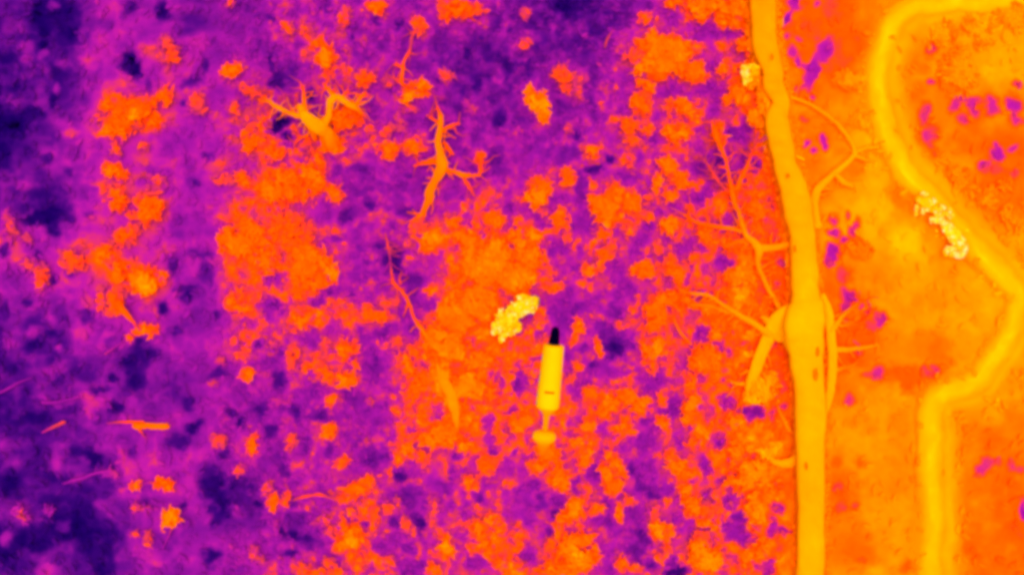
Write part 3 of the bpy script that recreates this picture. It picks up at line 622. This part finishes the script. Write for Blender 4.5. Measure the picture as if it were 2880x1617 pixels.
v, f, wv = leaves(mx, my, ground_z(mx, my) + RN.uniform(0.05, 0.22, len(mx)), RN.uniform(0.05, 0.13, len(mx)), mh, 0.2)
tag(mesh_obj("haze_fringe", v - np.array(trunk_root.location), f, wv, M_LEAF, trunk_root, smooth=False), kind="stuff")
tree("bare_tree", "Y-shaped bare orange tree with thin forked tips, rooted against the long trunk", "tree", (2160, 830), [
 ("trunk", [(2206,900,6,80,.1),(2183,850,7,79,.1),(2162,815,7,77,.12),(2143,775,7,75,.15),(2131,738,8,76,.15),(2134,699,12,81,.18),(2101,663,8,77,.2),(2089,635,7,74,.2),(2078,598,6,71,.2),(2064,562,7,69,.2),(2060,526,8,67,.2)]),
 ("branch", [(2134,699,13,81,.15),(2174,696,10,78,.15),(2226,686,9,78,.12)]),
 ("branch", [(2085,651,6,74,.15),(2055,643,6,70,.15),(2022,639,6,67,.15),(1961,626,5,65,.15),(1921,603,4,64,.12)]),
 ("branch", [(2110,682,6,72,.1),(2076,680,8,67,.1),(2044,694,7,64,.1),(2028,684,3,60,.1)]),
 ("fork", [(2058,530,6,67,.25),(2052,506,5,64,.3),(2043,456,4.5,63,.3),(2028,418,6,65,.3),(2014,382,9,66,.3),(2003,340,3,60,.3)]),
 ("fork", [(2070,535,7,67,.25),(2078,520,7,66,.3),(2089,493,6,65,.3),(2107,453,4,62,.3),(2125,404,3,56,.3),(2131,372,2,52,.3)]),
 ("fork", [(2050,540,4,60,.2),(2034,526,3.5,56,.25),(2010,496,4,58,.25),(1991,465,3,57,.25),(1970,438,2.5,54,.25)]),
 ("twig", [(2012,498,2.5,54,.2),(2000,480,2.5,55,.2),(2024,484,2,53,.2)]),
], twigs=10)
tree("bare_tree", "antler-shaped bare tree, amber, with two curling arms over a dark hollow", "tree", (937, 419), [
 ("root", [(958,412,6,62,.0),(944,398,10,68,.08),(930,376,11,73,.15),(912,358,12,77,.25)]),
 ("root", [(914,424,8,64,.0),(912,404,9,67,.06),(906,382,9,71,.12),(896,362,11,76,.22)]),
 ("root", [(888,392,6,66,.05),(882,374,9,72,.15),(880,352,13,78,.28)]),
 ("trunk", [(936,427,12,66,0),(930,404,14,71,.1),(922,380,15,74,.2),(904,360,19,79,.3),(880,346,17,80,.35),(862,332,15,81,.4),(850,316,11,80,.45),(842,298,8,75,.5)]),
 ("arm", [(900,356,13,80,.3),(914,344,11,79,.35),(924,328,8,78,.4),(926,306,8,78,.45),(931,284,10,79,.5),(946,274,9,79,.5),(967,284,8,78,.5),(990,298,8,77,.5),(1006,308,6,72,.5),(1018,322,3,64,.5)]),
 ("arm", [(856,328,9,79,.4),(836,325,7,77,.45),(812,318,5.5,74,.5),(788,306,5.5,76,.5),(771,296,5.5,74,.5),(755,285,4.5,70,.5),(738,272,2.6,58,.5),(719,260,3,58,.5),(703,254,6,60,.5)]),
 ("branch", [(856,318,7,75,.45),(856,296,6,70,.5),(854,274,5,67,.5),(854,252,3.5,62,.5),(848,236,2,54,.5)]),
 ("branch", [(938,274,6,78,.5),(930,262,5.5,72,.55),(921,249,5,66,.55),(909,236,3.5,59,.55)]),
 ("twig", [(938,270,4,68,.5),(941,252,3.5,58,.55),(939,238,2.5,53,.55)]),
 ("twig", [(960,278,4,70,.5),(972,262,4,62,.5),(984,256,2.5,56,.5)]),
 ("twig", [(995,300,5,72,.5),(1009,282,5,68,.5),(1020,268,5,64,.5),(1030,262,4,60,.5)]),
 ("twig", [(832,320,3,60,.4),(815,305,2.5,54,.45),(797,287,2.5,53,.45),(801,272,2,51,.45),(816,266,2,50,.45),(832,276,2,49,.45)]),
 ("twig", [(866,380,5,66,.1),(852,386,4,62,.1),(837,394,3.5,59,.1),(827,412,2.5,55,.1)]),
 ("twig", [(868,388,3,60,.1),(874,410,3,57,.1),(884,434,3,60,.1),(888,450,3,62,.1)]),
], fat=1.15, twigs=9)
tree("bare_branch", "forked bare orange branch lying upright with a hooked right-hand arm", "branch", (1207, 560), [
 ("stem", [(1221,268,1.6,53,.15),(1231,304,3,57,.2),(1239,332,7,71,.2),(1238,362,7.5,73,.2),(1231,398,8,73,.2),(1239,437,11,75,.2),(1243,464,15,75,.2),(1234,490,13,73,.2),(1220,515,9.5,71,.15),(1208,544,13,71,.15),(1207,562,11,70,.15),(1194,586,7.5,69,.15),(1184,609,6.5,68,.1),(1164,616,4.5,65,.1)]),
 ("arm", [(1248,476,9,73,.2),(1270,482,5,65,.2),(1294,490,7,72,.2),(1310,495,6,70,.2),(1330,494,4,66,.2),(1347,491,4.5,63,.2),(1353,466,4.5,60,.2),(1350,440,8,63,.2)]),
 ("twig", [(1303,500,4,64,.15),(1316,522,3.5,59,.15),(1334,551,3,56,.12)]),
 ("twig", [(1234,458,7,68,.15),(1212,456,7,65,.15),(1190,460,5,63,.12),(1162,467,2,58,.1)]),
 ("twig", [(1234,346,4,64,.15),(1216,335,3.5,60,.15),(1200,325,2.5,57,.15)]),
 ("twig", [(1244,370,6,65,.15),(1258,360,5,63,.15),(1274,352,4,61,.15),(1294,348,2.5,56,.15)]),
 ("twig", [(1248,400,4,63,.1),(1262,420,6,63,.1),(1276,436,3,57,.1)]),
], fat=1.15, twigs=13)
tree("bare_branch", "slim bare orange branch running down to a bright heart-shaped bush", "branch", (1146, 255), [
 ("stem", [(1165,86,3,57,.1),(1157,112,5,54,.1),(1155,130,4,54,.12),(1149,150,4.5,58,.15),(1134,179,4.5,62,.15),(1132,202,5,65,.15),(1129,230,6,64,.15),(1140,246,4,60,.1),(1150,258,4,62,.08)]),
 ("twig", [(1131,190,4,63,.12),(1118,184,5,59,.12),(1104,184,2.5,54,.12),]),
 ("twig", [(1128,234,4,60,.12),(1108,222,4,56,.12),(1082,204,2,52,.12)]),
 ("twig", [(1120,186,3,58,.1),(1112,176,2.5,56,.1)]),
])
tree("stick", "long thin pale stick slanting down into the middle thicket", "stick", (1238, 985), [
 ("stem", [(1084,657,2,53,.1),(1092,696,3.2,57,.15),(1098,735,2.4,50,.15),(1101,766,3.5,56,.15),(1107,797,4.5,60,.15),(1126,815,4,61,.12),(1148,846,5,64,.12),(1162,888,4.5,60,.12),(1178,915,6,67,.12),(1196,940,7,71,.12),(1220,966,9,74,.1),(1240,986,9,74,.05)]),
 ("twig", [(1082,700,2,53,.15),(1093,697,2.6,56,.15),(1108,694,2,52,.15),(1124,692,2,50,.15)]),
 ("twig", [(1126,800,3,58,.1),(1124,780,2.5,56,.1),(1130,764,2,52,.1)]),
])
tree("dead_sapling", "forked amber sapling lying in the middle thicket below the long thin stick", "sapling", (1284, 1205), [
 ("stem", [(1286,1214,5,70,.1),(1283,1180,10,75,.12),(1277,1140,15,77,.14),(1266,1105,16,77,.14),(1248,1070,15,76,.12),(1238,1046,11,75,.1),(1228,1022,6,72,.1)]),
 ("fork", [(1272,1122,11,76,.12),(1296,1104,10,74,.12),(1318,1086,12,73,.1),(1338,1072,8,71,.08)]),
 ("fork", [(1300,1104,9,73,.1),(1330,1112,9,72,.1),(1356,1124,5,69,.06)]),
])
tree("log", "short fallen orange log lying level among purple grass, thin stub at its left", "log", (425, 1200), [
 ("stump_end", [(375,1196,9,66,.1),(390,1199,9.5,69,.1),(412,1197,7.5,68,.1),(440,1198,9,69,.1),(462,1198,9.5,70,.1),(473,1197,8.5,68,.1)]),
 ("stub", [(300,1190,2,49,.1),(330,1187,3,55,.1),(370,1186,4,60,.1),(405,1186,4.5,63,.1)]),
 ("twig", [(388,1204,5,64,.08),(398,1216,3.5,56,.06),(403,1228,2,48,.05)]),
])
def lone(name, label, cat, pts, group=None):
    o = wood(name, pts); tag(o, label, cat, group); return o
lone("stick", "short pink stick at the left, pointing up and right beside the fallen log", "stick",
     [(118,1216,2.5,46,.1),(145,1203,4.5,52,.1),(168,1192,5,55,.1),(182,1186,4.5,56,.1)])
lone("branch", "small drooping orange branch joining two bushes at the left above the fallen log", "branch",
     [(330,850,11,63,.15),(345,872,10,65,.15),(364,893,7.5,64,.15),(378,910,4,58,.15),(389,922,3,53,.15),(402,938,6,62,.1)])
lone("twig", "thin arching orange twig leading left from a ragged bush at lower centre", "twig",
     [(824,1406,2.5,55,.15),(854,1397,4.5,60,.18),(880,1392,4,58,.2),(898,1390,5,61,.2),(920,1396,4,56,.2),(940,1402,4,57,.18),(966,1400,6,62,.12)])
lone("twig", "long faint purple twig above the dark hollow at lower left", "twig",
     [(176,1360,3,34,.1),(206,1350,5,42,.1),(232,1344,4.5,42,.1),(270,1330,4,42,.1),(311,1324,5,46,.1)])
lone("twig", "short thin pink twig bridging two small orange tufts at lower left", "twig",
     [(386,1362,3,58,.1),(400,1357,2,50,.1),(418,1358,2,50,.1),(438,1358,4,60,.1)])
lone("twig", "thin pink stem hanging down from the round amber tuft at lower left", "twig",
     [(487,1478,4,60,.1),(478,1496,2.5,50,.1),(468,1520,2,44,.1),(456,1544,2,40,.08)])
lone("twig", "faint purple twig slanting up at the left edge of the picture", "twig",
     [(-10,1108,3,36,.1),(20,1094,4,40,.1),(52,1076,3,38,.1),(90,1062,2,32,.1)])
lone("twig", "faint purple twig lying level left of a pink patch, above the short pink stick", "twig",
     [(116,1130,4,40,.1),(150,1132,4,40,.1),(190,1124,3.5,37,.1),(222,1116,4,44,.1)])
lone("twig", "short pink twig slanting below the small drooping branch", "twig",
     [(294,996,3.5,50,.1),(318,980,2.5,46,.1),(350,958,2,44,.1)])
lone("twig", "thin curved orange twig in the thicket left of the long trunk, below its left branches", "twig",
     [(1894,890,3,62,.15),(1899,905,4,66,.15),(1916,938,4.5,67,.15),(1944,968,4,64,.12)])
lone("twig", "small pale orange twig standing in the purple hollow right of the yellow projectile", "twig",
     [(1676,950,2,56,.15),(1682,972,3.5,66,.15),(1690,990,4,66,.12),(1692,1004,2,58,.1)])
lone("twig", "thin red twig crossing the cool gap in the top middle", "twig",
     [(1722,88,2,50,.12),(1712,104,3,54,.12),(1704,122,3,55,.12),(1702,136,2,52,.1)])
lone("stick", "small bright yellow stick resting against the upper long trunk", "stick",
     [(2238,438,3.5,88,.2),(2250,444,4,91,.2),(2262,450,3.5,88,.2)])

# ------------------------------------------------------------------ the winding path with its two banks
CL = np.array(CL, float)
pts = []
for i in range(len(CL) - 1):
    p0, p1, p2, p3 = CL[max(i - 1, 0)], CL[i], CL[i + 1], CL[min(i + 2, len(CL) - 1)]
    ns = max(4, int(np.linalg.norm(p2 - p1) / 7))
    for s in range(ns):
        u = s / ns
        pts.append(0.5 * ((2 * p1) + (-p0 + p2) * u + (2 * p0 - 5 * p1 + 4 * p2 - p3) * u * u + (-p0 + 3 * p1 - 3 * p2 + p3) * u ** 3))
pts = np.array(pts)
for _ in range(4):
    pts[1:-1] = (pts[:-2] + 2 * pts[1:-1] + pts[2:]) / 4
tan = np.gradient(pts, axis=0); tan /= np.linalg.norm(tan, axis=1)[:, None]
left = np.stack([tan[:, 1], -tan[:, 0]], -1)        # the side with the second bank
prof = [(-60,None,-.06),(-45,77,.0),(-33,82,.03),(-22,87,.04),(-8,90,.045),(10,90,.045),(21,87.5,.035),(29,83,.02),(37,81,.01),(46,83.5,.02),(58,84,.02),(72,80,.0),(94,None,-.07)]
V, Wm = [], []
for i, p in enumerate(pts):
    s = i * 7.0
    wob = 8 * fbm(np.array([s]), np.array([0.0]), 60, 61)[0]
    # the second bank fades where the path runs straight down and where it meets the hot patch
    for j, (o_, h_, z_) in enumerate(prof):
        q = p + left[i] * (o_ * 0.86 + wob + 9 * fbm(np.array([s]), np.array([o_ * 6.0]), 60, 62, 4)[0])
        g = float(ground_z(q[0], q[1]))
        hg = float(heat_at(q[0], q[1]))
        V.append(world(q[0], q[1], g + 0.06 + z_))
        hv = hg if h_ is None else h_ + 4.5 * fbm(np.array([s]), np.array([o_ * 4.0]), 50, 63, 4)[0]
        if h_ is not None and o_ > 30:
            fade = 0.55 + 0.45 * fbm(np.array([s]), np.array([50.0]), 160, 64)[0]
            hv = hv * min(1, fade + .3) + max(hg, 74) * (1 - min(1, fade + .3))
        Wm.append(hv)
nP = len(prof)
F = [(i * nP + j, i * nP + j + 1, (i + 1) * nP + j + 1, (i + 1) * nP + j) for i in range(len(pts) - 1) for j in range(nP - 1)]
path = mesh_obj("path", V, [f[::-1] for f in F], Wm, M_PATH)
tag(path, "winding bare amber path with raised banks curving through the warm thicket", None, None, "structure")

m = 380
k_ = RN.integers(0, len(pts), m); o_ = np.where(RN.uniform(0, 1, m) < 0.5, RN.normal(-34, 9, m), RN.normal(74, 26, m))
lx_, ly_ = pts[k_, 0] + left[k_, 0] * o_, pts[k_, 1] + left[k_, 1] * o_
v, f, wv = leaves(lx_, ly_, ground_z(lx_, ly_) + RN.uniform(0.05, 0.12, m), RN.uniform(0.06, 0.16, m), np.maximum(heat_at(lx_, ly_), 72) + RN.normal(0.5, 1.2, m), 0.1)
tag(mesh_obj("verge_plants", v, f, wv, M_LEAF, smooth=False), kind="stuff")

# ------------------------------------------------------------------ hot patches
ICO_V, ICO_F = None, None
import bmesh
bm = bmesh.new(); bmesh.ops.create_icosphere(bm, subdivisions=2, radius=1)
ICO_V = np.array([v.co[:] for v in bm.verts]); ICO_F = np.array([[v.index for v in f.verts] for f in bm.faces]); bm.free()

def lumps(name, label, ox, oy, sc_, L, lift=0.12):
    V, F, W, specks = [], [], [], []
    n0 = 0
    for (x, y, rx, ry, a, h) in L:
        px, py = ox + x / sc_, oy + y / sc_
        rx, ry = rx / sc_ / 100, ry / sc_ / 100
        z = float(ground_z(px, py)) + lift
        P = ICO_V * np.array([rx, ry, 0.22 * min(rx, ry) + 0.01])
        P = P * (1 + 0.22 * RN.normal(0, 1, (len(P), 1)).clip(-1.2, 1.2))
        ca, sa = math.cos(math.radians(-a)), math.sin(math.radians(-a))
        P = np.stack([P[:, 0] * ca - P[:, 1] * sa, P[:, 0] * sa + P[:, 1] * ca, P[:, 2]], -1) + np.array(world(px, py, z))
        V.append(P); F.append(ICO_F + n0); n0 += len(P)
        W.append(np.full(len(P), h) + RN.normal(0, 1.6, len(P)))
        for _ in range(11):
            specks.append((px + np.clip(RN.normal(0, 0.5), -.8, .8) * rx * 100, py + np.clip(RN.normal(0, 0.5), -.8, .8) * ry * 100, z + 0.03 + RN.uniform(0, 0.05), h + RN.normal(-2.0, 4.5)))
    sp = np.array(specks)
    v, f, wv = leaves(sp[:, 0], sp[:, 1], sp[:, 2], RN.uniform(0.03, 0.07, len(sp)), sp[:, 3], 0.2)
    f = np.concatenate([f[:, [0, 1, 2]], f[:, [0, 2, 3]]]) + n0
    V.append(v); F.append(f); W.append(wv)
    V = np.concatenate(V); c = V.mean(0); c[2] = V[:, 2].min()
    o = mesh_obj(name, V - c, np.concatenate(F), np.concatenate(W), M_HOT)
    o.location = c
    tag(o, label, "hot patch", "bright hot patches")
    return o

lumps("hot_patch", "stretched pale yellow hot patch lying across the winding path", 2500, 500, 5.56, [
 (1010,900,330,95,52,95),(640,440,240,110,35,92.5),
 (560,270,55,50,-20,97),(460,330,26,55,-30,94),(430,500,28,95,10,96),(525,530,40,48,30,96),(560,400,95,60,20,94),(690,390,75,60,35,98.5),(820,480,65,60,-20,98.5),
 (600,490,120,30,20,93),(790,580,70,50,0,98),(940,520,38,55,20,96.5),(950,600,60,34,0,96.5),(880,560,50,40,0,94),(720,660,85,45,25,97),(830,680,52,60,0,100),(920,770,85,80,40,100),
 (1040,850,120,85,45,95.5),(1010,980,70,65,0,97),(1110,1000,95,85,40,100),(1180,1080,42,70,-20,98.5),(950,1120,62,58,20,98.5),(1030,1100,60,40,0,95),(1110,1200,95,62,-15,100),
 (1010,1190,60,45,0,96),(900,1180,60,40,40,93),(960,950,40,80,-40,97)], 0.26)
lumps("hot_patch", "ragged yellow hot patch glowing in the middle thicket above the projectile", 1340, 780, 2.89, [
 (390,225,120,60,-20,93.5),(310,290,190,45,-42,93.5),(225,400,50,110,8,93.5),(250,350,130,75,-40,93.5),
 (370,165,45,28,0,94),(440,190,40,38,0,95),(400,215,40,30,10,98),(325,235,46,38,-20,98.5),(470,195,22,40,10,94),(290,250,40,35,20,95),(430,255,40,34,0,95),(380,270,45,34,0,96),
 (330,300,50,34,0,96.5),(270,290,40,34,0,96),(200,305,24,50,-20,97),(230,350,40,34,0,95),(270,370,40,40,0,97),(210,400,50,30,-20,97),(160,390,34,30,0,95.5),(150,430,28,36,0,94.5),
 (320,420,42,34,0,93),(340,390,28,30,0,92.5),(250,420,45,36,0,94.5),(210,460,24,34,0,96),(206,482,28,52,0,94),(235,430,50,50,0,95),(270,450,40,24,0,92)], 0.4)
lumps("hot_patch", "small three-cornered yellow hot spot touching the left of the upper trunk", 2020, 130, 4.82, [
 (365,300,55,45,0,96.5),(360,370,52,70,0,98.5),(420,420,45,60,15,97),(370,480,40,70,-15,94),(440,280,80,40,0,94.5),(510,285,60,28,8,93),(470,340,50,50,20,90),(500,360,50,60,30,88),(440,450,40,50,30,90),
 (430,540,70,50,30,78),(500,480,60,70,0,77)], 0.3)

# ------------------------------------------------------------------ the projectile falling in the air, five metres below the lens
ZP = 20.0
def seg(x, y): return np.array(world(x, y, ZP))
A_ = seg(1563, 920); B_ = seg(1531, 1242)
ax = (B_ - A_); Ltot = np.linalg.norm(ax); ax = ax / Ltot
ax3 = ax + np.array([0, 0, -0.10]); ax3 /= np.linalg.norm(ax3)
side = np.cross(ax3, [0, 0, 1]); side /= np.linalg.norm(side); up = np.cross(side, ax3)
U = (H - ZP) / H / 100                      # metres per plot unit at that height
proj = empty("projectile", tuple((A_ + B_) / 2))
tag(proj, "yellow cylinder with black pointed nose and thin tail falling through the air", "projectile")
def lathe(name, prof, n=32, flat=1.0, keys=None):
    """prof: distance from nose tip, radius, warmth (plot units)"""
    V, W, F = [], [], []
    for (s, r, h) in prof:
        c = A_ + ax3 * s * U
        for j in range(n):
            a = 2 * math.pi * j / n
            V.append(c + (side * math.cos(a) + up * math.sin(a) * flat) * r * U); W.append(h)
    for i in range(len(prof) - 1):
        for j in range(n):
            a, b = i * n + j, i * n + (j + 1) % n
            F.append((a, b, b + n, a + n))
    F.append(tuple(range(n))[::-1]); F.append(tuple(range((len(prof) - 1) * n, len(prof) * n)))
    return mesh_obj(name, np.array(V) - np.array(proj.location), F, W, M_METAL, proj)
lathe("nose", [(0,5,0),(1,8,0),(4,10,0),(12,12,0),(25,13.5,0),(40,15,0),(49,15.5,0),(50.5,14,1)])
body = lathe("body", [(49.5,20,89),(50.5,27,90),(53,29,92),(58,29.5,92.5),(80,30,92.5),(110,30.5,93),(150,31.5,93),(190,32.5,93.5),(214,33.5,93.5),(225,33,93.5),(231,31,92),(236,25,89.5),(244,17,85),(252,12,82),(258,8,81)])
lathe("tail_rod", [(250,11,82),(262,9,80),(280,8,79),(296,9,80),(304,12,83)], n=16)
lathe("tail_fin", [(296,16,78),(300,26,83),(306,32,87),(314,34,89),(322,33,88.5),(329,29,86),(335,21,80),(344,16,74),(362,12,70),(378,6,67)], n=32, flat=0.6)
# the short dark slot on the upper side, sunk as a small lug
c = A_ + ax3 * 181 * U + up * 32.6 * U
V, F, W = [], [], []
for (du, dv, dz, h) in [(-14,-3,0,70),(14,-3,0,70),(14,3,0,70),(-14,3,0,70),(-10,-2,2.2,62),(10,-2,2.2,60),(10,2.5,2.2,66),(-10,2.5,2.2,66)]:
    V.append(c + side * du * U + ax3 * dv * U + up * (dz - 0.8) * U); W.append(h)
F = [(4,5,6,7),(0,1,5,4),(1,2,6,5),(2,3,7,6),(3,0,4,7)]
mesh_obj("lug", np.array(V) - np.array(proj.location), F, W, M_METAL, proj, smooth=False)
